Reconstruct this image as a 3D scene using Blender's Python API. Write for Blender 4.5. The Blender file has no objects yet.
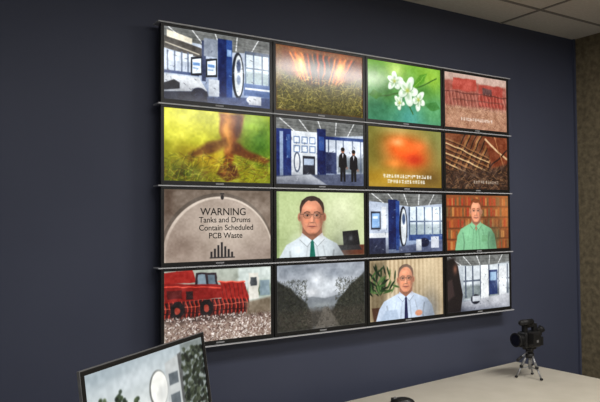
import bpy, bmesh, numpy as np, math
from mathutils import Vector, Matrix
sc = bpy.context.scene
try:
    sc.view_settings.view_transform = 'Standard'
    sc.view_settings.look = 'None'
except Exception: pass

# ------------------------------------------------------------------ materials
def srgb(c):
    return tuple((x/255/12.92 if x/255 <= .04045 else ((x/255+.055)/1.055)**2.4) for x in c)+(1,)
def mat(name, col, rough=.5, metal=0, noise=None, emis=None, bump=0, spec=.5):
    m = bpy.data.materials.new(name); m.use_nodes = True
    nt = m.node_tree; b = nt.nodes['Principled BSDF']
    b.inputs['Base Color'].default_value = srgb(col)
    b.inputs['Roughness'].default_value = rough
    b.inputs['Metallic'].default_value = metal
    b.inputs['Specular IOR Level'].default_value = spec
    if noise:
        scale, col2, detail = noise
        tc = nt.nodes.new('ShaderNodeTexCoord'); n = nt.nodes.new('ShaderNodeTexNoise')
        n.inputs['Scale'].default_value = scale; n.inputs['Detail'].default_value = detail
        r = nt.nodes.new('ShaderNodeValToRGB')
        r.color_ramp.elements[0].position = .35; r.color_ramp.elements[1].position = .65
        r.color_ramp.elements[0].color = srgb(col); r.color_ramp.elements[1].color = srgb(col2)
        nt.links.new(tc.outputs['Object'], n.inputs['Vector'])
        nt.links.new(n.outputs['Fac'], r.inputs['Fac']); nt.links.new(r.outputs['Color'], b.inputs['Base Color'])
        if bump:
            bp = nt.nodes.new('ShaderNodeBump'); bp.inputs['Strength'].default_value = bump
            bp.inputs['Distance'].default_value = .01
            nt.links.new(n.outputs['Fac'], bp.inputs['Height']); nt.links.new(bp.outputs['Normal'], b.inputs['Normal'])
    if emis:
        b.inputs['Emission Color'].default_value = srgb(emis[0]); b.inputs['Emission Strength'].default_value = emis[1]
    return m
M_wall = mat('wall_paint_slate', (72, 77, 97), .6, noise=(1.5, (76, 81, 101), 4), spec=.3)
M_wall2 = mat('wall_paint_light', (150, 150, 146), .8, noise=(3, (160, 159, 155), 3))
M_conc = mat('rough_concrete', (104, 94, 74), .9, noise=(30, (138, 126, 100), 10), bump=.4)
M_ceil = mat('ceiling_tile', (222, 217, 206), .9, noise=(60, (230, 226, 216), 3))
M_bar = mat('ceiling_tbar', (138, 134, 126), .6, noise=(9, (146, 142, 134), 2))
M_floor = mat('carpet', (80, 82, 90), .95, noise=(180, (60, 62, 70), 3), bump=.3)
M_black = mat('black_plastic', (17, 17, 19), .4, noise=(80, (21, 21, 23), 2))
M_blackm = mat('matte_black', (22, 22, 24), .6, noise=(80, (28, 28, 30), 2))
M_camb = mat('camera_black', (14, 14, 16), .55, noise=(80, (18, 18, 20), 2))
M_silver = mat('silver_metal', (150, 152, 156), .35, metal=.6, noise=(40, (165, 166, 170), 2))
M_rail = mat('rail_aluminium', (196, 199, 206), .4, metal=0, noise=(40, (206, 208, 214), 2))
M_desk = mat('desk_laminate', (214, 207, 191), .4, noise=(8, (222, 215, 200), 4))
M_desk2 = mat('desk_edge', (150, 140, 122), .5, noise=(8, (160, 150, 130), 4))
M_glass = mat('lens_glass', (12, 12, 26), .05, noise=(4, (16, 16, 34), 1))
M_logo = mat('logo_grey', (150, 152, 156), .5, noise=(40, (160, 160, 166), 2))
M_lamp = mat('lamp_diffuser', (240, 240, 235), .5, emis=((255, 246, 232), 2.0))
M_txt = mat('sign_lettering', (30, 28, 28), .8, noise=(30, (40, 37, 36), 2))

# ------------------------------------------------------------------ mesh builder
class B:
    def __init__(s): s.bm = bmesh.new(); s.mats = []
    def mi(s, m):
        if m not in s.mats: s.mats.append(m)
        return s.mats.index(m)
    def _fin(s, verts, m, smooth=False, M=None):
        if M is not None: bmesh.ops.transform(s.bm, matrix=M, verts=verts)
        fs = set(f for v in verts for f in v.link_faces)
        for f in fs: f.material_index = s.mi(m); f.smooth = smooth
    def box(s, a, b, m, bevel=0, M=None):
        r = bmesh.ops.create_cube(s.bm, size=1); vs = r['verts']
        a = Vector(a); b = Vector(b)
        for v in vs: v.co = Vector(((a[i]+b[i])/2+v.co[i]*(b[i]-a[i]) for i in range(3)))
        if bevel:
            es = list(set(e for v in vs for e in v.link_edges))
            rr = bmesh.ops.bevel(s.bm, geom=es, offset=bevel, segments=3, affect='EDGES', profile=.6)
            vs = list(set(v for f in rr['faces'] for v in f.verts))
            st = set(vs); stack = list(vs)
            while stack:
                v = stack.pop()
                for e in v.link_edges:
                    o = e.other_vert(v)
                    if o not in st: st.add(o); stack.append(o)
            vs = list(st)
        s._fin(vs, m, False, M)
    def cyl(s, p, q, r1, m, r2=None, seg=20, M=None, smooth=True):
        p = Vector(p); q = Vector(q); d = q-p
        rr = bmesh.ops.create_cone(s.bm, cap_ends=True, segments=seg, radius1=r1, radius2=r1 if r2 is None else r2, depth=d.length)
        T = Matrix.Translation((p+q)/2) @ d.to_track_quat('Z', 'Y').to_matrix().to_4x4()
        bmesh.ops.transform(s.bm, matrix=T, verts=rr['verts'])
        s._fin(rr['verts'], m, smooth, M)
        for f in set(f for v in rr['verts'] for f in v.link_faces):
            if len(f.verts) > 4: f.smooth = False
    def sph(s, c, r, m, M=None, seg=20):
        rr = bmesh.ops.create_uvsphere(s.bm, u_segments=seg, v_segments=seg//2, radius=1)
        for v in rr['verts']: v.co = Vector((c[0]+v.co.x*r[0], c[1]+v.co.y*r[1], c[2]+v.co.z*r[2]))
        s._fin(rr['verts'], m, True, M)
    def obj(s, name, parent=None, loc=None, rot=None):
        me = bpy.data.meshes.new(name); s.bm.to_mesh(me); s.bm.free()
        for m in s.mats: me.materials.append(m)
        o = bpy.data.objects.new(name, me); sc.collection.objects.link(o)
        if parent: o.parent = parent
        if loc: o.location = loc
        if rot: o.rotation_euler = rot
        return o
def empty(name, loc=(0, 0, 0), rot=(0, 0, 0)):
    o = bpy.data.objects.new(name, None); sc.collection.objects.link(o)
    o.location = loc; o.rotation_euler = rot; o.empty_display_size = .1
    return o

# ------------------------------------------------------------------ screen picture painter (160 x 100 units)
PW, PH = 400, 250
YY, XX = np.mgrid[0:PH, 0:PW].astype(float); XX = (XX+.5)/PW*160; YY = (YY+.5)/PH*100
class Cv:
    def __init__(s, c, seed=0):
        s.a = np.zeros((PH, PW, 3)); s.a[:] = c; s.rng = np.random.RandomState(seed)
    def mix(s, al, c):
        al = al[..., None]; s.a = s.a*(1-al)+np.array(c, float)*al
    def sd2a(s, sd, soft, a): return np.clip(.5-sd/max(soft, .5), 0, 1)*a
    def vgrad(s, c0, c1, y0=0, y1=100):
        t = np.clip((YY-y0)/(y1-y0), 0, 1)[..., None]
        msk = ((YY >= y0) & (YY <= y1))[..., None]
        s.a = np.where(msk, np.array(c0, float)*(1-t)+np.array(c1, float)*t, s.a)
    def rect(s, x0, y0, x1, y1, c, soft=.5, a=1):
        dx = np.abs(XX-(x0+x1)/2)-(x1-x0)/2; dy = np.abs(YY-(y0+y1)/2)-(y1-y0)/2
        s.mix(s.sd2a(np.maximum(dx, dy), soft, a), c)
    def ell(s, cx, cy, rx, ry, c, soft=.5, a=1, ang=0):
        ca, sa = math.cos(ang), math.sin(ang); dx = XX-cx; dy = YY-cy
        x = dx*ca+dy*sa; y = -dx*sa+dy*ca
        k = np.sqrt((x/rx)**2+(y/ry)**2)
        s.mix(s.sd2a((k-1)*min(rx, ry), soft, a), c)
    def glow(s, cx, cy, rx, ry, c, a=1, ang=0):
        ca, sa = math.cos(ang), math.sin(ang); dx = XX-cx; dy = YY-cy
        x = dx*ca+dy*sa; y = -dx*sa+dy*ca
        s.mix(np.exp(-((x/rx)**2+(y/ry)**2))*a, c)
    def poly(s, pts, c, soft=.5, a=1):
        n = len(pts); d = np.full(XX.shape, 1e9); ins = np.zeros(XX.shape, bool)
        for i in range(n):
            x0, y0 = pts[i]; x1, y1 = pts[(i+1) % n]
            ex, ey = x1-x0, y1-y0; wx, wy = XX-x0, YY-y0
            t = np.clip((wx*ex+wy*ey)/(ex*ex+ey*ey+1e-9), 0, 1)
            d = np.minimum(d, np.hypot(wx-ex*t, wy-ey*t))
            cnd = (y0 > YY) != (y1 > YY)
            if abs(ey) > 1e-9: ins ^= cnd & (XX < ex*(YY-y0)/ey+x0)
        s.mix(s.sd2a(np.where(ins, -d, d), soft, a), c)
    def line(s, pts, w, c, soft=.5, a=1):
        d = np.full(XX.shape, 1e9)
        for (x0, y0), (x1, y1) in zip(pts[:-1], pts[1:]):
            ex, ey = x1-x0, y1-y0; wx, wy = XX-x0, YY-y0
            t = np.clip((wx*ex+wy*ey)/(ex*ex+ey*ey+1e-9), 0, 1)
            d = np.minimum(d, np.hypot(wx-ex*t, wy-ey*t))
        s.mix(s.sd2a(d-w/2, soft, a), c)
    def vn(s, cx, cy):
        g = s.rng.rand(cy+2, cx+2)
        fx = XX/160*cx; fy = YY/100*cy; ix = fx.astype(int); iy = fy.astype(int); tx = fx-ix; ty = fy-iy
        tx = tx*tx*(3-2*tx); ty = ty*ty*(3-2*ty)
        return (g[iy, ix]*(1-tx)+g[iy, ix+1]*tx)*(1-ty)+(g[iy+1, ix]*(1-tx)+g[iy+1, ix+1]*tx)*ty
    def noise(s, cx, cy, amp, y0=0, y1=100, x0=0, x1=160, col=None, soft=4):
        n = s.vn(cx, cy)-.5
        m = np.clip((YY-y0)/soft+.5, 0, 1)*np.clip((y1-YY)/soft+.5, 0, 1)*np.clip((XX-x0)/soft+.5, 0, 1)*np.clip((x1-XX)/soft+.5, 0, 1)
        if col is None: s.a = s.a+(n*m*amp*2)[..., None]
        else: s.mix(np.clip(n*2*amp, 0, 1)*m, col)
    def strokes(s, n, x0, y0, x1, y1, L, w, cols, ang=0, dang=.6, a=.8):
        for _ in range(n):
            x = s.rng.uniform(x0, x1); y = s.rng.uniform(y0, y1); t = ang+s.rng.uniform(-dang, dang); l = L*s.rng.uniform(.5, 1.2)
            s.line([(x-math.cos(t)*l/2, y-math.sin(t)*l/2), (x+math.cos(t)*l/2, y+math.sin(t)*l/2)], w, cols[s.rng.randint(len(cols))], .6, a)
    def subs(s, x0, y, x1, h, c=(240, 240, 235), a=1):
        x = x0
        while x < x1:
            w = h*.85
            for k in range(5):
                if s.rng.rand() < .5: yy = y+s.rng.rand()*h; s.line([(x, yy), (x+w*.9, yy)], h*.13, c, .5, a)
                else: xx = x+s.rng.rand()*w; s.line([(xx, y), (xx, y+h)], h*.13, c, .5, a)
            x += w*1.25
    def blur(s, sig):
        sp = sig*PW/160; R = int(sp*3)+1; k = np.exp(-(np.arange(-R, R+1)/sp)**2/2); k /= k.sum()
        p = np.pad(s.a, ((R, R), (0, 0), (0, 0)), 'edge'); s.a = sum(k[i]*p[i:i+PH] for i in range(2*R+1))
        p = np.pad(s.a, ((0, 0), (R, R), (0, 0)), 'edge'); s.a = sum(k[i]*p[:, i:i+PW] for i in range(2*R+1))
    def tone(s, gamma=1.0, sat=1.0, tint=(1, 1, 1)):
        x = np.clip(s.a, 0, 255)/255; x = x**gamma; g = x.mean(2, keepdims=True); s.a = (g+(x-g)*sat)*255*np.array(tint)
    def warp(s, amp, sc_):
        dx = (s.vn(sc_, sc_)-.5)*amp*2*PW/160; dy = (s.vn(sc_, sc_)-.5)*amp*2*PW/160
        iy, ix = np.mgrid[0:PH, 0:PW]
        s.a = s.a[np.clip(iy+dy, 0, PH-1).astype(int), np.clip(ix+dx, 0, PW-1).astype(int)]
    def img(s, name):
        im = bpy.data.images.new(name, PW, PH)
        out = np.ones((PH, PW, 4), np.float32); out[..., :3] = np.clip(s.a/255, 0, 1)[::-1]
        im.pixels.foreach_set(out.ravel()); im.update(); im.pack(); return im

def man(c, cx, cy, w, h, hair, skin, shirt, tie=None, glasses=False, line_h=.36, sw=2.0, smile=False, jaw=.17):
    P = lambda k, col: tuple(min(255, x*k) for x in col)
    dk = P(.6, skin); sh = P(.66, shirt); ny = cy+h*.46; S = sw*w
    c.glow(cx+w*.9, ny+h*.3, S*.5, h*.8, (60, 60, 50), .18)
    c.poly([(cx-w*.3, ny-h*.02), (cx-S*.3, ny+h*.13), (cx-S*.46, ny+h*.25), (cx-S*.56, ny+h*.5), (cx-S*.66, 110), (cx+S*.66, 110), (cx+S*.57, ny+h*.5), (cx+S*.46, ny+h*.25), (cx+S*.3, ny+h*.13), (cx+w*.3, ny-h*.02)], shirt, 1.5)
    for sg in (-1, 1):
        c.line([(cx+sg*S*.4, ny+h*.42), (cx+sg*S*.36, ny+h*.8), (cx+sg*S*.4, 106)], 2.2, sh, 3, .85)
        c.line([(cx+sg*S*.2, ny+h*.3), (cx+sg*S*.26, ny+h*.7)], 1.4, sh, 3, .55)
        c.line([(cx+sg*S*.08, ny+h*.3), (cx+sg*S*.12, 104)], 1.2, sh, 3, .5)
    c.glow(cx+S*.55, ny+h*.7, S*.2, h*.6, P(.5, shirt), .6); c.glow(cx-S*.25, ny+h*.4, S*.14, h*.3, P(1.15, shirt), .7)
    c.poly([(cx-w*.37, cy+h*.15), (cx-w*.4, ny+h*.06), (cx, ny+h*.24), (cx+w*.4, ny+h*.06), (cx+w*.37, cy+h*.15)], P(.7, skin), 1.5)
    if tie: c.poly([(cx-w*.09, ny+h*.14), (cx+w*.09, ny+h*.14), (cx+w*.06, ny+h*.22), (cx+w*.13, 104), (cx-w*.11, 104), (cx-w*.06, ny+h*.22)], tie, 1)
    else: c.poly([(cx-w*.2, ny+h*.08), (cx+w*.2, ny+h*.08), (cx, ny+h*.36)], P(.8, skin), 1)
    for sg in (-1, 1):
        c.poly([(cx+sg*w*.4, ny-h*.04), (cx+sg*w*.48, ny+h*.12), (cx+sg*w*.2, ny+h*.3), (cx+sg*w*.02, ny+h*.15)], P(1.07, shirt), 1)
        c.line([(cx+sg*w*.48, ny+h*.13), (cx+sg*w*.2, ny+h*.31), (cx+sg*w*.02, ny+h*.16)], .8, sh, 1, .8)
    c.ell(cx, cy-h*.17, w*.475, h*.33, hair, 1.2)
    for sg in (-1, 1):
        c.ell(cx+sg*w*.475, cy+h*.03, w*.085, h*.105, P(.88, skin), 1); c.ell(cx+sg*w*.485, cy+h*.03, w*.03, h*.055, dk, 1.2, .8)
    fp = [(cx+w*.45*math.cos(t)*(1 if math.sin(t) < 0 else 1-jaw*math.sin(t)**2), cy+h*.03+(h*.44 if math.sin(t) > 0 else h*.44)*math.sin(t)) for t in np.linspace(0, 2*math.pi, 30)[:-1]]
    c.poly(fp, skin, 1)
    hl = cy-h*line_h
    c.poly([(cx-w*.455, cy-h*.06), (cx-w*.475, cy-h*.22), (cx-w*.4, cy-h*.38), (cx-w*.2, cy-h*.475), (cx+w*.08, cy-h*.495), (cx+w*.3, cy-h*.44), (cx+w*.44, cy-h*.33), (cx+w*.475, cy-h*.2), (cx+w*.455, cy-h*.06), (cx+w*.425, cy-h*.08), (cx+w*.405, cy-h*.2), (cx+w*.34, hl+h*.09), (cx+w*.22, hl), (cx-w*.05, hl+h*.02), (cx-w*.22, hl-h*.02), (cx-w*.34, hl+h*.07), (cx-w*.4, cy-h*.2), (cx-w*.425, cy-h*.08)], hair, 1.2)
    for k in range(14):
        t = -2.6+k*.16; c.line([(cx+w*.4*math.cos(t), cy-h*.1+h*.31*math.sin(t)), (cx+w*.44*math.cos(t+.25), cy-h*.1+h*.38*math.sin(t+.25))], .6, P(1.6, hair), .8, .4)
    c.glow(cx+w*.37, cy+h*.1, w*.13, h*.34, dk, .7); c.glow(cx-w*.42, cy+h*.12, w*.07, h*.28, dk, .45)
    c.glow(cx-w*.08, cy-h*.21, w*.24, h*.08, P(1.18, skin), .9); c.glow(cx-w*.2, cy+h*.13, w*.12, h*.06, P(1.1, (skin[0], skin[1]*.94, skin[2]*.9)), .75); c.glow(cx+w*.2, cy+h*.13, w*.1, h*.06, (skin[0], skin[1]*.86, skin[2]*.82), .6)
    c.glow(cx, cy+h*.47, w*.3, h*.04, dk, .7); c.glow(cx, cy+h*.38, w*.1, h*.035, P(1.12, skin), .6)
    ey = cy-h*.01
    for sg in (-1, 1):
        ex = cx+sg*w*.185
        c.glow(ex, ey-h*.01, w*.12, h*.045, P(.5, skin), .7)
        c.line([(ex-sg*w*.1, ey-h*.08), (ex+sg*w*.02, ey-h*.095), (ex+sg*w*.12, ey-h*.065)], h*.024, P(.85, hair), 1.2, .75)
        c.ell(ex, ey, w*.07, h*.015, (200, 188, 180), .8, .5); c.ell(ex, ey, w*.032, h*.022, (34, 24, 20), .7, .95); c.line([(ex-w*.08, ey-h*.01), (ex, ey-h*.022), (ex+w*.08, ey-h*.01)], h*.012, (60, 38, 32), .8, .75)
        if glasses:
            c.line([(ex-w*.14, ey-h*.045), (ex+w*.14, ey-h*.045), (ex+w*.15, ey+h*.02), (ex+w*.09, ey+h*.065), (ex-w*.09, ey+h*.065), (ex-w*.15, ey+h*.02), (ex-w*.14, ey-h*.045)], w*.012, (48, 38, 36), .7, .7)
            c.line([(ex+sg*w*.15, ey-h*.03), (cx+sg*w*.46, ey-h*.035)], w*.018, (48, 38, 36), .8, .7)
            c.glow(ex-w*.06, ey-h*.025, w*.035, h*.012, (240, 240, 240), .4)
    if glasses: c.line([(cx-w*.04, ey-h*.02), (cx+w*.04, ey-h*.02)], w*.018, (48, 38, 36), .8, .8)
    c.glow(cx+w*.07, cy+h*.1, w*.045, h*.08, P(.66, skin), .65); c.glow(cx-w*.01, cy+h*.1, w*.038, h*.09, P(1.2, skin), .8)
    c.glow(cx, cy+h*.168, w*.09, h*.015, P(.52, skin), .85)
    for sg in (-1, 1): c.line([(cx+sg*w*.12, cy+h*.16), (cx+sg*w*.19, cy+h*.27)], .7, dk, 1.8, .6)
    c.glow(cx, cy+h*.265, w*.15, h*.028, (176, 104, 90), .7); c.ell(cx, cy+h*.265, w*.13, h*.013, (84, 36, 34), 1, .9); c.glow(cx, cy+h*.257, w*.08, h*.007, (225, 215, 205), .5 if not smile else 1)
    c.glow(cx, cy+h*.31, w*.1, h*.012, P(.66, skin), .5)

def S_ceiling(c, yl, yr):
    c.poly([(0, 0), (160, 0), (160, yr), (90, yr+6), (0, yl)], (118, 120, 118), 1)
    for k in range(5): c.line([(6+34*k, 0), (34+24*k, yr+2)], 1.6, (236, 238, 238), 1)
    for y in (4, 9, 13): c.line([(0, y), (160, y+3)], .7, (82, 84, 86), .8, .7)
    c.noise(40, 30, 14, 0, yr)
def fin_off(c):
    c.glow(140, 44, 30, 24, (248, 252, 255), .4); c.glow(20, 104, 50, 22, (30, 34, 48), .5); c.glow(80, 106, 90, 12, (44, 50, 76), .4)
    c.noise(9, 6, 14); c.noise(30, 20, 12); c.strokes(60, 0, 26, 160, 96, 3.5, 1.1, [(236, 240, 244), (50, 56, 72), (120, 130, 150), (30, 34, 48)], 0, 1.57, .45); c.noise(90, 56, 10); c.blur(.36); c.tone(1.06, .88)
def S1():
    c = Cv((176, 192, 216), 1); c.vgrad((206, 214, 226), (150, 166, 196)); S_ceiling(c, 12, 18)
    c.rect(0, 18, 52, 100, (200, 210, 224), 1); c.poly([(0, 12), (54, 24), (54, 38), (0, 30)], (84, 80, 76), 1)
    c.poly([(4, 4), (40, 12), (40, 20), (4, 14)], (240, 234, 216), 1.2); c.line([(2, 22), (50, 33)], 1.6, (206, 200, 184), 1)
    for x in (4, 14, 24, 33): c.rect(x, 32, x+2, 62, (104, 118, 142)); c.rect(x+2, 34, x+8, 46, (232, 240, 246), 1, .8)
    c.rect(0, 60, 50, 64, (70, 88, 130), .8)
    for x in (38, 60):
        c.poly([(x, 38), (x+17, 35), (x+17, 62), (x, 64)], (26, 30, 40)); c.poly([(x+2, 41), (x+15, 38), (x+15, 59), (x+2, 61)], (234, 243, 250))
        c.rect(x+3, 45, x+13, 49, (120, 160, 210), 1); c.rect(x+3, 52, x+11, 54, (150, 175, 205), 1)
    c.rect(54, 12, 60, 70, (62, 72, 104)); c.rect(57, 8, 78, 34, (142, 150, 164), 1)
    c.rect(78, 6, 92, 92, (12, 34, 92)); c.rect(91, 6, 100, 96, (34, 72, 142)); c.rect(92, 20, 99, 30, (150, 180, 220), 1)
    c.ell(109, 56, 9.5, 34, (22, 28, 40)); c.ell(110, 56, 6.6, 30, (226, 232, 234)); c.ell(110, 42, 3.4, 9, (60, 76, 112), 1.5); c.ell(110, 62, 3, 7, (150, 165, 190), 1.5)
    c.rect(106, 88, 115, 97, (34, 38, 48))
    c.rect(120, 20, 160, 66, (230, 242, 248)); c.rect(120, 48, 160, 66, (170, 188, 192), 3); c.rect(120, 18, 160, 23, (98, 108, 126))
    for x in (120, 133, 147, 158): c.rect(x, 20, x+2, 68, (84, 104, 134))
    c.rect(120, 42, 160, 44, (100, 120, 146)); c.rect(118, 66, 160, 84, (96, 120, 166), 1); c.rect(120, 72, 160, 75, (230, 234, 238))
    c.poly([(0, 66), (50, 66), (62, 84), (0, 90)], (226, 230, 234), 1); c.poly([(0, 90), (62, 84), (66, 100), (0, 100)], (46, 52, 74), 1)
    c.ell(50, 90, 12, 10, (18, 24, 54), 1.5); c.rect(64, 66, 80, 90, (212, 218, 226), 1); c.poly([(62, 92), (160, 84), (160, 100), (62, 100)], (78, 94, 136), 2)
    c.poly([(0, 78), (14, 72), (22, 76), (22, 84), (0, 88)], (32, 34, 44), 1); c.ell(134, 90, 12, 6, (234, 237, 240), 1); c.rect(126, 84, 146, 97, (224, 227, 232), 1)
    fin_off(c); return c
def S2():
    c = Cv((96, 48, 18), 2)
    c.vgrad((116, 56, 20), (96, 64, 28), 0, 60); c.glow(80, 36, 34, 30, (26, 10, 6), .97)
    for k, x in enumerate(range(20, 150, 11)):
        c.line([(x, 2), (80+(x-80)*.55, 52)], 3, (206, 100, 34) if k % 2 else (234, 152, 72), 1.8, .8)
        c.line([(x+5, 2), (80+(x+5-80)*.55, 50)], 2, (34, 12, 6), 1.8, .8)
    c.rect(0, 0, 160, 7, (122, 78, 44), 4); c.glow(42, 28, 12, 22, (246, 144, 52), .95, -.3); c.glow(116, 28, 11, 22, (244, 138, 46), .95, .3)
    c.glow(44, 26, 5, 13, (255, 216, 140), .95, -.3); c.glow(115, 24, 5, 12, (255, 206, 122), .95, .3)
    for x in (68, 80, 92): c.glow(x, 34, 4, 20, (12, 4, 3), .95)
    for x in (74, 86): c.glow(x, 22, 1.6, 16, (190, 80, 30), .95)
    c.warp(2, 9)
    c.poly([(0, 34), (24, 44), (60, 56), (110, 52), (160, 36), (160, 100), (0, 100)], (90, 84, 36), 8)
    c.strokes(700, 0, 44, 160, 100, 12, .6, [(184, 170, 92), (46, 46, 18), (140, 134, 60), (28, 28, 12), (208, 192, 120), (98, 88, 40)], -.3, 1.4, .75)
    c.glow(80, 104, 60, 14, (40, 36, 16), .5); c.rect(0, 0, 10, 60, (120, 96, 60), 6, .6); c.noise(40, 25, 14); c.noise(90, 60, 14); c.blur(.3); return c
def S3():
    c = Cv((120, 165, 90), 3); c.vgrad((122, 168, 66), (78, 140, 112))
    for (x, y, r, k) in [(20, 20, 26, (84, 136, 36)), (140, 18, 30, (156, 192, 76)), (20, 80, 30, (52, 110, 80)), (90, 90, 30, (84, 158, 150)), (60, 10, 20, (198, 220, 130)), (145, 80, 26, (100, 162, 112)), (40, 50, 20, (60, 112, 44)), (120, 44, 18, (80, 132, 62))]: c.glow(x, y, r, r*.8, k, .85)
    for (x0, y0, x1, y1) in [(150, 16, 78, 46), (78, 46, 20, 60), (78, 46, 96, 84)]: c.line([(x0, y0), ((x0+x1)/2, (y0+y1)/2+3), (x1, y1)], 2.2, (56, 92, 34), 1.5, .9)
    c.poly([(96, 34), (112, 14), (130, 8), (120, 26), (102, 40)], (92, 146, 46), 1.5, .95); c.line([(98, 38), (126, 12)], .7, (160, 200, 110), 1); c.poly([(30, 56), (12, 50), (2, 58), (16, 66)], (66, 118, 40), 1.5, .95); c.poly([(124, 64), (150, 58), (158, 70), (136, 76)], (70, 128, 66), 1.5, .9)
    for (x, y, s, o) in [(108, 58, .95, .4), (56, 30, .95, 1.0), (66, 66, .7, .2), (84, 44, 1.35, .1)]:
        for k in range(5):
            t = k*1.2566+o; L = 21*s*(.85+.15*math.sin(k*2.1)); W = 6*s
            c.ell(x+math.cos(t)*L/2+.8, y+math.sin(t)*L/2+1.2, L/2, W, (96, 132, 96), 1.5, .6, t)
            c.ell(x+math.cos(t)*L/2, y+math.sin(t)*L/2, L/2, W, (226, 236, 222), 1.2, .97, t); c.ell(x+math.cos(t)*L*.34, y+math.sin(t)*L*.34+1, L*.24, W*.35, (170, 198, 162), 2, .8, t); c.glow(x+math.cos(t)*L*.7, y+math.sin(t)*L*.7-1, L*.12, W*.4, (252, 254, 250), .9, t)
        c.glow(x, y, 3.4*s, 3.4*s, (176, 186, 84), .95)
    c.warp(1.4, 12); c.noise(20, 12, 10); c.noise(60, 40, 7); c.blur(.4); return c
def S4():
    c = Cv((170, 120, 105), 4); c.vgrad((196, 176, 166), (170, 128, 110))
    c.rect(0, 14, 160, 60, (146, 82, 72), 5); c.rect(20, 8, 80, 30, (168, 68, 58), 2); c.rect(86, 14, 150, 56, (152, 58, 50), 3); c.rect(96, 20, 120, 34, (76, 50, 52), 2)
    for x in range(6, 160, 9): c.line([(x, 32), (x+6, 62)], 1.4, (212, 152, 132), 1.3, .65); c.line([(x+4, 34), (x+9, 62)], 1.4, (80, 38, 34), 1.3, .7)
    c.line([(0, 34), (160, 34)], 2, (92, 44, 40), 1.5); c.line([(20, 48), (150, 46)], 2, (84, 46, 40), 2, .7); c.warp(1.5, 14); c.rect(0, 62, 160, 100, (166, 128, 104), 8)
    c.strokes(420, 0, 58, 160, 100, 8, .8, [(214, 180, 150), (124, 84, 62), (194, 148, 120), (104, 68, 54)], 0, 1.3, .65)
    c.noise(20, 12, 18); c.noise(70, 44, 12); c.rect(0, 0, 160, 100, (190, 150, 134), 1, .2); c.subs(40, 80, 120, 5.5, (236, 228, 220), .75); c.blur(.3); return c
def S5():
    c = Cv((150, 150, 30), 5); c.vgrad((190, 190, 50), (104, 108, 22))
    for (x, y, rx, ry, k) in [(20, 20, 34, 26, (236, 234, 96)), (144, 40, 34, 46, (62, 108, 26)), (60, 70, 44, 26, (200, 166, 38)), (30, 88, 34, 18, (66, 76, 18)), (120, 88, 40, 18, (154, 150, 34)), (86, 10, 34, 14, (214, 214, 84)), (126, 16, 16, 14, (140, 170, 46)), (52, 40, 20, 12, (206, 206, 66))]: c.glow(x, y, rx, ry, k, .9)
    c.poly([(80, 0), (118, 0), (114, 26), (104, 50), (98, 78), (86, 78), (88, 50), (80, 28)], (134, 78, 28), 5)
    c.glow(92, 24, 7, 32, (226, 166, 86), .9); c.glow(110, 20, 5, 26, (70, 36, 12), .8)
    c.poly([(104, 42), (140, 58), (160, 66), (152, 73), (120, 64), (98, 56)], (112, 68, 24), 5)
    c.poly([(60, 46), (90, 38), (94, 48), (64, 60), (36, 70), (34, 63)], (110, 70, 24), 6, .9)
    c.poly([(82, 74), (104, 74), (112, 92), (92, 98), (76, 90)], (84, 42, 14), 4); c.glow(88, 84, 7, 5, (190, 128, 66), .8)
    c.warp(2.5, 9)
    c.strokes(520, 0, 62, 160, 100, 11, .8, [(222, 216, 92), (56, 60, 14), (164, 144, 50), (98, 60, 20), (130, 140, 40)], -.4, 1.2, .5)
    c.noise(12, 8, 22); c.noise(50, 30, 12); c.blur(.45); return c
def S6():
    c = Cv((176, 194, 216), 6); c.vgrad((206, 214, 226), (158, 174, 202)); S_ceiling(c, 16, 18)
    c.rect(0, 16, 26, 100, (20, 46, 116)); c.rect(6, 20, 12, 96, (160, 178, 206), 1); c.rect(18, 24, 24, 60, (60, 96, 160), 1); c.rect(26, 18, 72, 90, (224, 229, 234))
    for y in (26, 40):
        for x in (30, 44, 58): c.rect(x, y, x+11, y+11, (110, 134, 174)); c.rect(x+1.5, y+1.5, x+9.5, y+9.5, (238, 244, 248), 1)
    c.ell(36, 66, 6, 16, (84, 96, 118)); c.ell(36, 66, 4, 13, (234, 237, 240)); c.rect(46, 56, 68, 88, (40, 44, 58)); c.rect(48, 60, 66, 70, (180, 194, 214), 1)
    c.rect(72, 12, 88, 92, (12, 34, 94)); c.rect(75, 24, 85, 46, (48, 84, 152), 1); c.rect(88, 26, 160, 82, (212, 220, 232)); c.rect(110, 54, 160, 80, (120, 130, 138), 4)
    for x in (92, 106, 120, 138, 154): c.rect(x, 26, x+2.2, 82, (84, 98, 124))
    c.rect(88, 23, 160, 28, (24, 52, 118)); c.rect(88, 48, 108, 82, (42, 54, 96), 1); c.poly([(0, 88), (160, 80), (160, 100), (0, 100)], (90, 98, 122), 2)
    c.poly([(0, 90), (60, 84), (90, 100), (0, 100)], (214, 218, 224), 2); fin_off(c)
    for (x, h) in ((120, 50), (141, 47)):
        y0 = 94-h; c.ell(x, y0, 3.4, 4.6, (158, 116, 96), 1); c.ell(x, y0-2, 3.6, 3.2, (30, 24, 22), 1)
        c.poly([(x-7, y0+8), (x-3, y0+4), (x+3, y0+4), (x+7, y0+8), (x+8, y0+26), (x+5, y0+28), (x+5, 94), (x+1, 94), (x, y0+32), (x-1, 94), (x-5, 94), (x-5, y0+28), (x-8, y0+26)], (16, 16, 22), 1)
        c.poly([(x-1.5, y0+5), (x+1.5, y0+5), (x, y0+13)], (200, 200, 205)); c.glow(x+8, y0+28, 2, 2, (150, 110, 92), .9)
    return c
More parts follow.
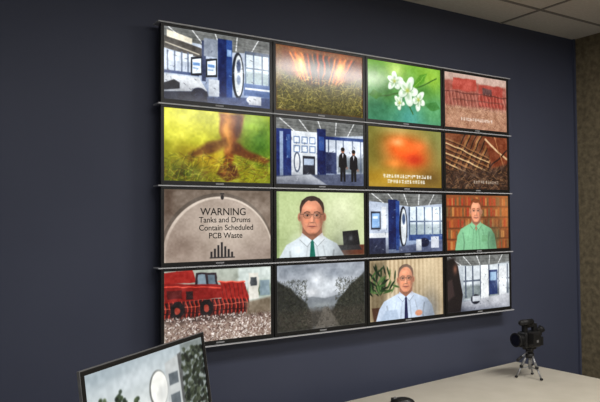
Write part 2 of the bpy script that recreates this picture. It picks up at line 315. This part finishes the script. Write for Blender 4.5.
def S7():
    c = Cv((150, 140, 60), 7); c.vgrad((150, 146, 84), (146, 116, 40))
    for (x, y, rx, ry, k) in [(12, 30, 26, 50, (106, 106, 44)), (150, 30, 28, 46, (132, 138, 84)), (30, 86, 50, 18, (180, 146, 52)), (140, 84, 30, 20, (110, 88, 40)), (60, 4, 30, 10, (170, 170, 110))]: c.glow(x, y, rx, ry, k, .9)
    c.glow(84, 40, 46, 27, (226, 92, 32), 1, .1); c.glow(74, 34, 30, 16, (248, 120, 50), .9, .3); c.glow(98, 52, 20, 10, (184, 50, 20), .8); c.glow(60, 24, 14, 7, (255, 186, 130), .85); c.glow(56, 60, 20, 7, (240, 148, 70), .7); c.glow(110, 28, 14, 8, (242, 130, 70), .6)
    c.noise(9, 6, 12); c.noise(60, 40, 5); c.subs(30, 79, 132, 5.6); c.subs(40, 88, 122, 5.6); c.blur(.3); return c
def S8():
    c = Cv((86, 58, 40), 8); c.vgrad((120, 70, 44), (64, 44, 34))
    for k in range(12):
        x = -20+k*14; c.line([(x, 100), (x+66, 0)], 5, (150, 108, 70) if k % 2 else (108, 68, 44), 1.5); c.line([(x+4, 100), (x+70, 0)], 2, (26, 14, 10), 1.5)
    for k in range(7): c.line([(0, 8+k*9), (110, 40+k*9)], 2.6, (214, 186, 144) if k % 2 else (146, 106, 72), 1.2, .9); c.line([(0, 11+k*9), (110, 43+k*9)], 1.4, (30, 18, 12), 1.2, .8)
    c.poly([(96, 0), (160, 0), (160, 50), (120, 60)], (116, 60, 36), 4); c.line([(100, 6), (158, 40)], 4, (206, 176, 140), 1.5); c.line([(110, 60), (158, 24)], 3, (46, 22, 16), 1.5); c.line([(126, 0), (150, 56)], 2, (176, 126, 88), 1.5)
    c.warp(1.6, 8); c.poly([(0, 66), (120, 62), (160, 50), (160, 100), (0, 100)], (54, 36, 28), 8, .8)
    c.strokes(240, 0, 62, 160, 100, 12, .9, [(156, 122, 88), (28, 18, 14), (108, 78, 56)], .2, 1, .7)
    c.noise(20, 12, 18); c.noise(70, 40, 12); c.subs(70, 84, 130, 5.6, (215, 205, 190), .7); c.blur(.3); return c
def S9():
    c = Cv((160, 148, 136), 9); c.vgrad((104, 90, 78), (120, 102, 92)); c.noise(30, 20, 14)
    c.ell(80, 90, 86, 86, (76, 66, 58), 1.5); c.ell(81, 92, 83, 83, (216, 202, 188), 1.2); c.ell(82, 93, 80, 81, (162, 146, 134), 1.5)
    c.glow(96, 56, 60, 40, (196, 182, 168), .8); c.glow(20, 84, 36, 30, (134, 116, 104), .8); c.glow(140, 96, 36, 20, (130, 114, 104), .6)
    c.rect(0, 0, 12, 34, (74, 56, 44), 10, .8); c.noise(14, 10, 9); c.noise(60, 40, 7); c.noise(5, 4, 10)
    for k, h in enumerate((8, 12, 17, 21, 15, 11, 7)): c.rect(66+k*5.2, 95-h, 69+k*5.2, 95, (30, 28, 30))
    c.rect(65, 95, 103, 96.6, (30, 28, 30))
    c.ell(84, 10, 2.5, 3.5, (40, 36, 36)); c.rect(81, 4, 87, 6, (40, 36, 36)); c.blur(.3); return c
def S10():
    c = Cv((200, 212, 170), 10); c.vgrad((184, 198, 150), (208, 216, 176)); c.glow(116, 26, 46, 40, (232, 238, 204), .85); c.glow(10, 90, 30, 50, (156, 172, 124), .6)
    c.rect(0, 0, 4, 100, (140, 158, 112), 3); c.rect(96, 84, 160, 100, (98, 52, 36), 2)
    c.poly([(118, 62), (148, 60), (152, 84), (120, 86)], (20, 20, 26), 1); c.poly([(108, 84), (150, 84), (156, 92), (104, 92)], (42, 40, 44), 1); c.glow(134, 73, 4, 4, (120, 122, 126), .8)
    man(c, 62, 37, 46, 62, (54, 42, 38), (208, 150, 124), (208, 216, 220), (30, 108, 94), True, .39, sw=2.15, jaw=.14)
    c.noise(12, 8, 8); c.noise(60, 40, 7); c.blur(.28); return c
def S11():
    c = Cv((176, 198, 226), 11); c.vgrad((200, 210, 226), (150, 168, 198)); S_ceiling(c, 12, 16)
    c.rect(0, 16, 40, 100, (192, 202, 218)); c.rect(4, 30, 24, 60, (46, 52, 68)); c.rect(6, 33, 22, 57, (146, 184, 226), 1); c.rect(8, 38, 18, 42, (230, 240, 250), 1); c.rect(0, 66, 40, 74, (230, 234, 238)); c.rect(0, 74, 34, 100, (38, 46, 80), 1)
    c.rect(26, 22, 36, 60, (226, 230, 236), 1); c.rect(40, 10, 60, 94, (12, 36, 98)); c.rect(56, 12, 64, 96, (38, 76, 148)); c.ell(72, 56, 9, 35, (24, 30, 42)); c.ell(73, 56, 6, 31, (226, 232, 236)); c.ell(73, 43, 3.4, 9, (70, 92, 130), 1.5)
    c.rect(84, 22, 160, 72, (228, 240, 248)); c.rect(84, 52, 160, 72, (166, 182, 188), 4)
    for x in (84, 100, 118, 136, 154): c.rect(x, 22, x+3, 74, (74, 94, 124))
    c.rect(84, 46, 160, 48.5, (96, 114, 144)); c.rect(84, 70, 160, 80, (54, 82, 140)); c.poly([(62, 90), (160, 80), (160, 100), (62, 100)], (98, 108, 138), 2)
    c.ell(118, 84, 12, 8, (20, 30, 66), 1.5); c.rect(100, 78, 112, 98, (218, 223, 228), 1); c.rect(134, 74, 152, 94, (216, 221, 230), 1); fin_off(c); return c
def S12():
    c = Cv((150, 92, 52), 12); c.vgrad((130, 78, 46), (146, 88, 50))
    for r in range(5):
        y = 2+r*20; x = 0; c.rect(0, y+17, 160, y+20, (80, 44, 24), 1)
        while x < 160:
            w = c.rng.uniform(3, 7); c.rect(x, y+c.rng.uniform(0, 5), x+w-.6, y+17, [(178, 104, 56), (144, 70, 40), (200, 148, 90), (104, 60, 38), (96, 88, 60), (168, 58, 40)][c.rng.randint(6)], 1); x += w
    c.blur(.6); c.rect(0, 0, 160, 100, (156, 90, 50), 1, .3); c.glow(150, 20, 30, 50, (206, 146, 94), .4)
    man(c, 74, 29, 30, 46, (116, 66, 38), (224, 162, 132), (136, 186, 148), None, False, .34, sw=2.8, smile=True, jaw=.24); c.line([(74, 60), (74, 100)], 1, (88, 136, 102), 1, .8); c.rect(88, 74, 104, 86, (118, 164, 126), 1.2, .8); c.noise(60, 40, 7); c.blur(.28); return c
def S13():
    c = Cv((170, 160, 150), 13); c.vgrad((166, 172, 162), (176, 170, 160)); c.rect(108, 0, 160, 48, (206, 214, 210), 4); c.glow(134, 36, 26, 7, (84, 98, 76), .95); c.glow(150, 30, 12, 9, (70, 86, 66), .8)
    c.rect(124, 8, 140, 46, (216, 214, 206), 1.2); c.rect(127, 14, 137, 26, (80, 84, 88), 1.2); c.rect(142, 20, 158, 42, (132, 148, 156), 1.5)
    c.poly([(0, 2), (40, 0), (44, 16), (0, 18)], (150, 40, 34), 1.2); c.poly([(44, 3), (74, 5), (78, 26), (42, 26)], (44, 34, 40), 1); c.poly([(47, 6), (58, 6.5), (60, 22), (46, 22)], (130, 146, 156), 1); c.poly([(62, 7), (72, 8), (75, 23), (63, 22)], (104, 118, 128), 1)
    c.poly([(0, 16), (80, 22), (86, 40), (0, 44)], (128, 30, 26), 1.2); c.line([(0, 20), (80, 26)], 1.5, (214, 92, 76), 1); c.rect(4, 26, 24, 38, (84, 22, 22), 1.2); c.rect(30, 28, 40, 40, (40, 20, 22), 1.2); c.line([(0, 44), (120, 42)], 2.4, (60, 18, 18), 1.2)
    c.poly([(80, 18), (116, 20), (124, 40), (122, 60), (84, 62)], (142, 36, 30), 1.2); c.line([(78, 18), (118, 20)], 1.5, (226, 112, 92), 1)
    c.rect(0, 44, 122, 64, (84, 28, 26), 1.5)
    for x in range(0, 124, 6): c.line([(x, 42), (x+2.6, 54), (x, 66)], 1.3, (204, 84, 66), 1, .9); c.line([(x+3, 44), (x+5, 66)], 1.3, (26, 12, 14), 1, .95)
    for x in range(82, 122, 6): c.line([(x, 22), (x+3, 42)], 1.2, (90, 22, 20), 1, .8)
    c.line([(0, 50), (122, 50)], 1, (226, 130, 108), .8, .8); c.line([(0, 58), (122, 58)], 1.2, (46, 18, 18), .8, .9)
    for x in (18, 60): c.ell(x, 54, 10, 12, (26, 20, 22), 1.2); c.ell(x, 54, 4, 5, (150, 66, 54), 1)
    c.warp(.9, 18); c.rect(0, 68, 160, 100, (150, 134, 124), 7); c.glow(60, 68, 70, 5, (46, 30, 28), .8)
    c.strokes(1000, 0, 64, 160, 100, 2.2, 1.2, [(216, 206, 200), (104, 84, 76), (242, 236, 232), (142, 118, 108), (78, 58, 54)], 0, 1.5, .85)
    c.poly([(120, 50), (160, 44), (160, 66), (120, 68)], (112, 98, 82), 4, .8); c.noise(50, 30, 12); c.noise(12, 8, 14); c.blur(.3); return c
def S14():
    c = Cv((90, 94, 98), 14); c.vgrad((150, 156, 166), (124, 128, 132)); c.glow(86, 34, 50, 22, (214, 220, 226), .95); c.glow(70, 20, 12, 8, (232, 236, 240), .8); c.glow(104, 14, 18, 8, (124, 132, 144), .85)
    c.glow(60, 44, 14, 7, (224, 226, 228), .7); c.glow(30, 6, 30, 9, (104, 112, 122), .8); c.glow(130, 8, 20, 8, (176, 184, 192), .7); c.noise(14, 12, 22, 0, 60); c.noise(30, 24, 12, 0, 60)
    c.poly([(30, 56), (60, 50), (84, 54), (110, 50), (130, 56), (130, 70), (30, 70)], (112, 118, 124), 2, .9)
    c.poly([(0, 22), (12, 30), (24, 36), (38, 50), (50, 58), (60, 76), (60, 100), (0, 100)], (36, 37, 34), 3); c.poly([(160, 16), (148, 26), (134, 34), (120, 48), (108, 58), (98, 76), (100, 100), (160, 100)], (40, 42, 36), 3)
    c.rect(0, 70, 160, 100, (56, 52, 46), 10, .9); c.glow(80, 64, 22, 4, (140, 146, 148), .8); c.poly([(66, 100), (82, 68), (90, 68), (112, 100)], (104, 98, 90), 3, .7)
    c.strokes(600, 0, 24, 52, 100, 4, 1, [(20, 22, 18), (66, 66, 54), (44, 48, 38)], .2, 1.5, .5); c.strokes(600, 104, 24, 160, 100, 4, 1, [(20, 22, 18), (70, 68, 56), (44, 48, 38)], .2, 1.5, .5); c.strokes(200, 40, 66, 120, 100, 4, 1, [(30, 28, 24), (96, 90, 80)], .2, 1.5, .4)
    c.rect(0, 0, 160, 22, (130, 138, 148), 8, .25); c.noise(60, 40, 8); c.blur(.32); return c
def S15():
    c = Cv((196, 178, 148), 15)
    for x in range(0, 160, 9): c.rect(x, 0, x+4.5, 100, (214, 196, 166), 4, .8); c.rect(x+5, 0, x+8, 100, (152, 130, 102), 4, .6)
    c.rect(0, 0, 34, 100, (100, 90, 70), 10, .7); c.rect(120, 0, 160, 100, (200, 182, 152), 14, .5); c.glow(130, 20, 30, 40, (232, 216, 186), .5)
    for k in range(80):
        t = -math.pi/2+c.rng.uniform(-1.3, 1.3); L = c.rng.uniform(10, 46); x0, y0 = 16+c.rng.uniform(-6, 6), 78
        c.ell(x0+math.cos(t)*L, y0-20+math.sin(t)*L, 8, 1.7, [(30, 54, 28), (58, 90, 46), (16, 30, 18), (92, 118, 72)][k % 4], 1, .92, t+c.rng.uniform(-.8, .8))
    c.poly([(4, 78), (30, 78), (26, 100), (8, 100)], (74, 50, 38), 1.5)
    man(c, 76, 33, 35, 50, (112, 94, 82), (214, 156, 128), (198, 210, 226), (32, 36, 74), True, .42, sw=2.9)
    c.poly([(20, 100), (34, 84), (56, 84), (60, 100)], (180, 194, 212), 3); c.ell(104, 93, 8, 5, (204, 150, 124), 1.5); c.noise(12, 8, 8); c.noise(60, 40, 7); c.blur(.28); return c
def S16():
    c = Cv((176, 192, 206), 16); c.vgrad((198, 206, 212), (160, 168, 176)); S_ceiling(c, 14, 14)
    c.rect(40, 18, 160, 80, (210, 217, 222)); c.rect(40, 54, 160, 78, (134, 144, 146), 5)
    for x in (44, 62, 82, 104, 130, 154): c.rect(x, 18, x+3, 76, (72, 82, 102))
    c.rect(40, 44, 160, 47, (98, 108, 124)); c.rect(84, 18, 104, 90, (236, 239, 240)); c.rect(106, 28, 128, 74, (26, 46, 98)); c.rect(109, 32, 125, 48, (144, 178, 210), 1); c.rect(132, 22, 152, 88, (220, 223, 226), 1)
    c.poly([(20, 84), (160, 74), (160, 100), (20, 100)], (190, 192, 198), 3); c.ell(70, 80, 12, 9, (22, 26, 40), 1.5); c.rect(62, 74, 82, 84, (206, 210, 216), 1)
    fin_off(c)
    c.poly([(0, 6), (16, 4), (27, 18), (32, 44), (38, 70), (32, 100), (0, 100)], (26, 20, 22), 2); c.glow(20, 22, 5, 9, (150, 106, 86), .8); c.glow(12, 8, 10, 8, (18, 12, 12), .95); c.poly([(0, 44), (12, 40), (18, 70), (0, 80)], (58, 46, 46), 4); c.blur(.28); return c
def S17():
    c = Cv((170, 182, 186), 17); c.vgrad((168, 180, 186), (214, 218, 214), 0, 50); c.vgrad((214, 218, 214), (90, 104, 70), 50, 100)
    c.glow(50, 14, 40, 9, (198, 206, 210), .8); c.glow(20, 4, 40, 8, (140, 154, 162), .6)
    for k in range(420):
        x = c.rng.uniform(-4, 66); y = 26+c.rng.uniform(0, 38)+max(0, x-40)*.6+6*math.sin(x*.3)
        c.ell(x, y, 2, 1.7, [(34, 46, 34), (52, 66, 44), (22, 32, 26), (76, 90, 62)][k % 4], 1.2, .85)
    c.rect(0, 54, 74, 100, (38, 50, 34), 6); c.strokes(260, 0, 46, 80, 100, 4, 1, [(70, 86, 52), (20, 30, 22)], .3, 1.5, .5)
    c.poly([(98, 12), (120, 8), (122, 100), (98, 100)], (184, 188, 188), 1.5); c.poly([(118, 8), (124, 7), (126, 100), (120, 100)], (84, 86, 86), 1.5)
    for y in (22, 40, 58): c.rect(102, y, 116, y+10, (90, 98, 104), 1.2)
    c.rect(124, 0, 160, 100, (120, 128, 126), 3)
    for k in range(460):
        x = c.rng.uniform(124, 160); y = c.rng.uniform(6, 84); c.ell(x, y, 2.4, 1.9, [(28, 36, 28), (44, 52, 38), (18, 24, 20), (70, 78, 62), (150, 158, 156)][k % 5 if k % 10 == 4 else k % 4], 1.2, .85)
    c.rect(134, 60, 158, 100, (60, 56, 54), 4, .8); c.poly([(108, 70), (160, 62), (160, 100), (108, 100)], (176, 178, 176), 3, .8)
    c.ell(86, 31, 13, 16, (104, 106, 104), 1.2); c.ell(87, 31, 11.8, 14.8, (240, 240, 234), 1.2); c.glow(91, 36, 7, 8, (196, 198, 196), .8); c.line([(80, 46), (76, 90)], 2.2, (224, 224, 219), 1.2); c.line([(90, 46), (96, 90)], 1.8, (160, 162, 158), 1.2)
    c.noise(40, 26, 10); c.blur(.35); return c
painters = [S1, S2, S3, S4, S5, S6, S7, S8, S9, S10, S11, S12, S13, S14, S15, S16, S17]
def screen_mat(i):
    cv = painters[i]()
    if i not in (8, 13, 16): cv.tone(1.1, 1.12)
    im = cv.img('screen_picture_%d' % (i+1))
    m = bpy.data.materials.new('lcd_screen_%d' % (i+1)); m.use_nodes = True; nt = m.node_tree; b = nt.nodes['Principled BSDF']
    b.inputs['Base Color'].default_value = (.012, .012, .013, 1); b.inputs['Roughness'].default_value = .16; b.inputs['Specular IOR Level'].default_value = .55
    uv = nt.nodes.new('ShaderNodeTexCoord'); t = nt.nodes.new('ShaderNodeTexImage'); t.image = im; t.extension = 'EXTEND'
    nt.links.new(uv.outputs['UV'], t.inputs['Vector']); nt.links.new(t.outputs['Color'], b.inputs['Emission Color']); b.inputs['Emission Strength'].default_value = 1.2
    return m

# ------------------------------------------------------------------ monitors (local: centre origin, front faces -Y at y=0)
def screen_obj(parent, x0, x1, z0, z1, y, m):
    me = bpy.data.meshes.new('screen'); me.from_pydata([(x0, y, z0), (x1, y, z0), (x1, y, z1), (x0, y, z1)], [], [(0, 1, 2, 3)])
    uv = me.uv_layers.new(name='UVMap')
    for k, c in enumerate([(0, 0), (1, 0), (1, 1), (0, 1)]): uv.data[k].uv = c
    me.materials.append(m); o = bpy.data.objects.new('screen', me); sc.collection.objects.link(o); o.parent = parent; return o
def frame(b, w, h, sx, top, bot, m, depth=.05, rd=.02, ins=.004):
    b.box((-w/2, 0, h/2-top), (w/2, rd, h/2), m, .002); b.box((-w/2, 0, -h/2), (w/2, rd, -h/2+bot), m, .002)
    b.box((-w/2, 0, -h/2+bot), (-w/2+sx, rd, h/2-top), m, .001); b.box((w/2-sx, 0, -h/2+bot), (w/2, rd, h/2-top), m, .001)
    b.box((-w/2+.004, .004, -h/2+.004), (w/2-.004, rd, h/2-.004), m, .001)
    b.box((-w/2+ins, rd-.002, -h/2+ins), (w/2-ins, depth, h/2-ins), m, .004)
def text_child(parent, txt, size, loc, m, name, ext=.0003):
    cu = bpy.data.curves.new(name, 'FONT'); cu.body = txt; cu.size = size; cu.align_x = 'CENTER'; cu.align_y = 'CENTER'; cu.extrude = ext; cu.offset = .0004
    to = bpy.data.objects.new(name+'_tmp', cu); sc.collection.objects.link(to)
    bpy.context.view_layer.update()
    dg = bpy.context.evaluated_depsgraph_get(); me = bpy.data.meshes.new_from_object(to.evaluated_get(dg)); bpy.data.objects.remove(to)
    me.name = name; me.materials.clear(); me.materials.append(m)
    o = bpy.data.objects.new(name, me); sc.collection.objects.link(o); o.parent = parent; o.location = loc; o.rotation_euler = (math.pi/2, 0, 0); return o

CW, CH, ZT = .56, .358, 2.57
idx = 0
for r in range(4):
    for k in range(4):
        cx = (k+.5)*CW; cz = ZT-(r+.5)*CH
        e = empty('wall_mounted_monitor' if idx == 0 else 'wall_mounted_monitor.%03d' % idx, (cx, 0, cz))
        b = B(); w, h = CW-.004, CH-.007
        frame(b, w, h, .015, .012, .019, M_black, .045)
        b.box((-.02, -.0006, -h/2+.006), (.02, .001, -h/2+.0125), M_logo)
        b.box((-.1, .045, -.1), (.1, .052, .1), M_blackm)
        b.obj('housing', e)
        screen_obj(e, -w/2+.015, w/2-.015, -h/2+.019, h/2-.012, .0035, screen_mat(idx))
        if idx == 8:
            for (t, s, z, x) in (('WARNING', .047, .064, .02), ('Tanks and Drums', .036, .028, .028), ('Contain Scheduled', .036, -.008, .035), ('PCB Waste', .036, -.044, .03)):
                text_child(e, t, s, (x, .003, z), M_txt, 'sign_text')
        idx += 1

b = B()
for r in range(5):
    z = ZT-r*CH
    b.box((-.012, -.007, z-.0026), (4*CW+.012, .06, z+.0026), M_rail)
for k in range(4):
    x = (k+.5)*CW
    b.box((x-.03, .0535, ZT-4*CH), (x+.03, .0895, ZT), M_blackm)
b.obj('video_wall_mounting_frame')

# ------------------------------------------------------------------ room
WY, XR, XL, YB, ZC = .09, 3.036, -3.6, -5.2, 2.954
b = B(); b.box((XL-.1, WY, 0), (XR+.1, WY+.12, ZC), M_wall); b.obj('wall_back')
b = B(); b.box((XR, YB, 0), (XR+.12, WY, ZC), M_conc); b.obj('wall_right')
b = B(); b.box((XL-.12, YB, 0), (XL, WY, ZC), M_wall2); b.obj('wall_left')
b = B(); b.box((XL-.1, YB-.12, 0), (XR+.1, YB, ZC), M_wall2); b.obj('wall_front')
b = B(); b.box((XL-.1, YB-.1, -.1), (XR+.1, WY+.1, 0), M_floor); b.obj('floor')
b = B(); b.box((XL-.1, YB-.1, ZC), (XR+.1, WY+.1, ZC+.1), M_ceil)
for yy in np.arange(WY-.30, YB, -.6): b.box((XL, yy-.008, ZC-.006), (XR, yy+.008, ZC+.001), M_bar)
for xx in np.arange(XR-.75, XL, -1.2): b.box((xx-.008, YB, ZC-.0055), (xx+.008, WY, ZC+.001), M_bar)
b.obj('ceiling')
b = B(); b.box((XL, WY-.012, 0), (XR, WY, .1), M_blackm); b.obj('baseboard_back')
b = B(); b.box((XR-.012, YB, 0), (XR, WY-.012, .1), M_blackm); b.obj('baseboard_right')
b = B(); b.box((XR-.016, WY-.016, .1), (XR, WY, ZC), M_wall); b.obj('trim_1')
li = 0
for (lx, ly, p) in [(-1.9, -2.4, 6), (.2, -1.9, 16), (2.0, -1.6, 32), (-1.9, -3.9, 16), (.2, -3.9, 28), (2.0, -3.9, 30)]:
    e = empty('ceiling_light' if li == 0 else 'ceiling_light.%03d' % li, (lx, ly, ZC-.007)); li += 1
    b = B(); b.box((-.6, -.15, -.03), (.6, .15, -.001), M_rail, .003); b.box((-.57, -.125, -.033), (.57, .125, -.029), M_lamp); b.obj('luminaire', e)
    L = bpy.data.lights.new('tube_light', 'AREA'); L.shape = 'RECTANGLE'; L.size = 1.1; L.size_y = .24; L.energy = p; L.color = (1, .97, .925)
    lo = bpy.data.objects.new('tube_light', L); sc.collection.objects.link(lo); lo.parent = e; lo.location = (0, 0, -.04)

# ------------------------------------------------------------------ desks
def desk(name, L, D, loc, rot, H=.79):
    b = B(); b.box((-L, -D, H-.03), (0, 0, H), M_desk, .003)
    for x in (-L+.04, -.07): b.box((x, -D+.06, 0), (x+.03, -.06, H-.031), M_desk2, .002)
    b.box((-L+.08, -.1, H-.4), (-.08, -.08, H-.031), M_desk2)
    b.box((-.52, -D+.08, .08), (-.08, -.12, H-.031), M_desk2, .003)
    for z in (.12, .34, .54): b.box((-.51, -D+.068, z), (-.09, -D+.082, z+.18), M_desk, .002); b.cyl((-.36, -D+.055, z+.1), (-.24, -D+.055, z+.1), .005, M_silver)
    return b.obj(name, None, loc, (0, 0, rot))
desk('desk', 1.98, .92, (2.362, .078, 0), .085)
fr = .629
desk('desk.001', 1.1, .62, (-.334+.55*math.cos(fr)-.32*math.sin(fr)+.0, -.93+.55*math.sin(fr)+.32*math.cos(fr), 0), fr)

# ------------------------------------------------------------------ foreground desktop monitor
e = empty('desktop_monitor', (-.334, -.947, 1.172), (-.14, 0, fr))
b = B(); w, h = .552, .358
frame(b, w, h, .013, .012, .02, M_black, .03, .01, .05)
b.box((-w/2-.002, .001, h/2), (w/2+.002, .009, h/2+.002), M_silver); b.box((-w/2-.002, .001, -h/2-.002), (w/2+.002, .009, -h/2), M_silver)
b.box((-w/2-.002, .001, -h/2), (-w/2, .009, h/2), M_silver); b.box((w/2, .001, -h/2), (w/2+.002, .009, h/2), M_silver)
b.box((-.12, .03, -.09), (.12, .06, .09), M_blackm, .008); b.obj('housing', e)
screen_obj(e, -w/2+.013, w/2-.013, -h/2+.02, h/2-.012, .0035, screen_mat(16))
Mi = (Matrix.Translation(e.location) @ e.rotation_euler.to_matrix().to_4x4()).inverted()
b = B(); back = Vector((-.588, .809, 0)); c0 = Vector((-.334, -.947, 0))+back*.085
b.box((-.035, -.012, .8), (.035, .012, 1.2), M_silver, .004); b.box((-.14, -.1, .791), (.14, .1, .806), M_silver, .005)
b.box((-.04, -.06, 1.13), (.04, -.008, 1.2), M_blackm, .004)
st = b.obj('stand', e); st.matrix_parent_inverse = Mi; st.location = c0; st.rotation_euler = (0, 0, fr)

# ------------------------------------------------------------------ tripod + camcorder
tx, ty, tz = 2.1, -.235, .79
b = B()
for a in (0.3, 2.4, 4.5):
    f = Vector((math.cos(a)*.078, math.sin(a)*.078, .006)); t = Vector((math.cos(a)*.018, math.sin(a)*.018, .125))
    mid = t.lerp(f, .5)
    b.cyl(t, mid, .0075, M_silver, seg=12); b.cyl(mid, f, .005, M_silver, seg=12); b.cyl(mid+Vector((0, 0, .006)), mid-Vector((0, 0, .006)), .010, M_blackm, seg=12)
    b.sph((f.x, f.y, .0075), (.009, .009, .007), M_blackm); b.cyl(t.lerp(f, .6), (0, 0, .065), .003, M_silver, seg=8)
b.cyl((0, 0, .05), (0, 0, .15), .008, M_silver); b.cyl((0, 0, .115), (0, 0, .14), .025, M_blackm); b.cyl((0, 0, .14), (0, 0, .168), .018, M_blackm, .026)
b.box((-.034, -.026, .162), (.034, .026, .174), M_blackm, .003); b.cyl((-.01, 0, .155), (-.09, .02, .115), .004, M_silver, seg=10); b.cyl((-.065, .014, .1275), (-.1, .0225, .11), .008, M_blackm, seg=12)
b.obj('tripod', None, (tx, ty, tz), (0, 0, .2))
b = B()
b.box((-.065, -.035, 0), (.065, .035, .09), M_camb, .016); b.box((-.05, -.042, .012), (.045, -.033, .078), M_camb, .004)
b.cyl((-.065, 0, .05), (-.095, 0, .05), .033, M_camb); b.cyl((-.093, 0, .05), (-.112, 0, .05), .035, M_camb, .04); b.cyl((-.1125, 0, .05), (-.1132, 0, .05), .032, M_glass)
for q in (-.072, -.08, -.088): b.cyl((q, 0, .05), (q-.003, 0, .05), .035, M_camb)
b.box((-.05, -.013, .112), (.055, .013, .132), M_camb, .006); b.box((-.05, -.012, .08), (-.022, .012, .125), M_camb, .005); b.box((.026, -.012, .08), (.055, .012, .125), M_camb, .005)
b.cyl((-.085, -.02, .147), (.0, -.02, .147), .017, M_camb); b.sph((-.085, -.02, .147), (.017, .017, .017), M_camb); b.box((-.035, -.026, .125), (-.018, -.004, .14), M_camb)
b.box((.05, -.02, .06), (.085, .02, .1), M_camb, .005); b.cyl((.083, 0, .085), (.103, 0, .096), .017, M_camb, .022)
b.box((.06, -.026, .005), (.088, .026, .055), M_camb, .004); b.sph((-.02, .04, .045), (.05, .014, .026), M_camb)
b.box((-.05, -.075, .03), (-.042, -.03, .09), M_camb, .001); b.box((.012, -.0435, .03), (.028, -.041, .044), M_silver)
b.obj('camcorder', None, (tx+.0, ty, tz+.1745), (0, 0, -.05))

# ------------------------------------------------------------------ computer mouse on desk
b = B(); b.sph((0, 0, .0), (.062, .036, .03), M_black, seg=32)
bmesh.ops.bisect_plane(b.bm, geom=b.bm.verts[:]+b.bm.edges[:]+b.bm.faces[:], plane_co=(0, 0, .001), plane_no=(0, 0, -1), clear_outer=True)
es = [x for x in b.bm.edges if x.is_boundary]; bmesh.ops.contextual_create(b.bm, geom=es)
b.cyl((-.036, -.004, .024), (-.036, .004, .024), .008, M_silver); b.box((-.058, -.0008, .01), (-.02, .0008, .0285), M_blackm)
b.obj('computer_mouse', None, (1.165, -.215, .7895), (0, 0, -.5))

# ------------------------------------------------------------------ world + camera
w = bpy.data.worlds.new('World'); sc.world = w; w.use_nodes = True; w.node_tree.nodes['Background'].inputs[0].default_value = (.05, .05, .06, 1)
cd = bpy.data.cameras.new('Camera'); cd.sensor_width = 36; cd.lens = 625.77/600*36; cd.clip_start = .01
yaw, pitch, roll = .5533, .0295, -.0069
f = Vector((math.sin(yaw)*math.cos(pitch), math.cos(yaw)*math.cos(pitch), math.sin(pitch))); r = Vector((math.cos(yaw), -math.sin(yaw), 0)); u = r.cross(f)
r2 = r*math.cos(roll)+u*math.sin(roll); u2 = -r*math.sin(roll)+u*math.cos(roll)
co = bpy.data.objects.new('Camera', cd); sc.collection.objects.link(co)
Mx = Matrix((r2, u2, -f)).transposed().to_4x4(); Mx.translation = (-.9068, -2.615, 1.7028); co.matrix_world = Mx
sc.camera = co
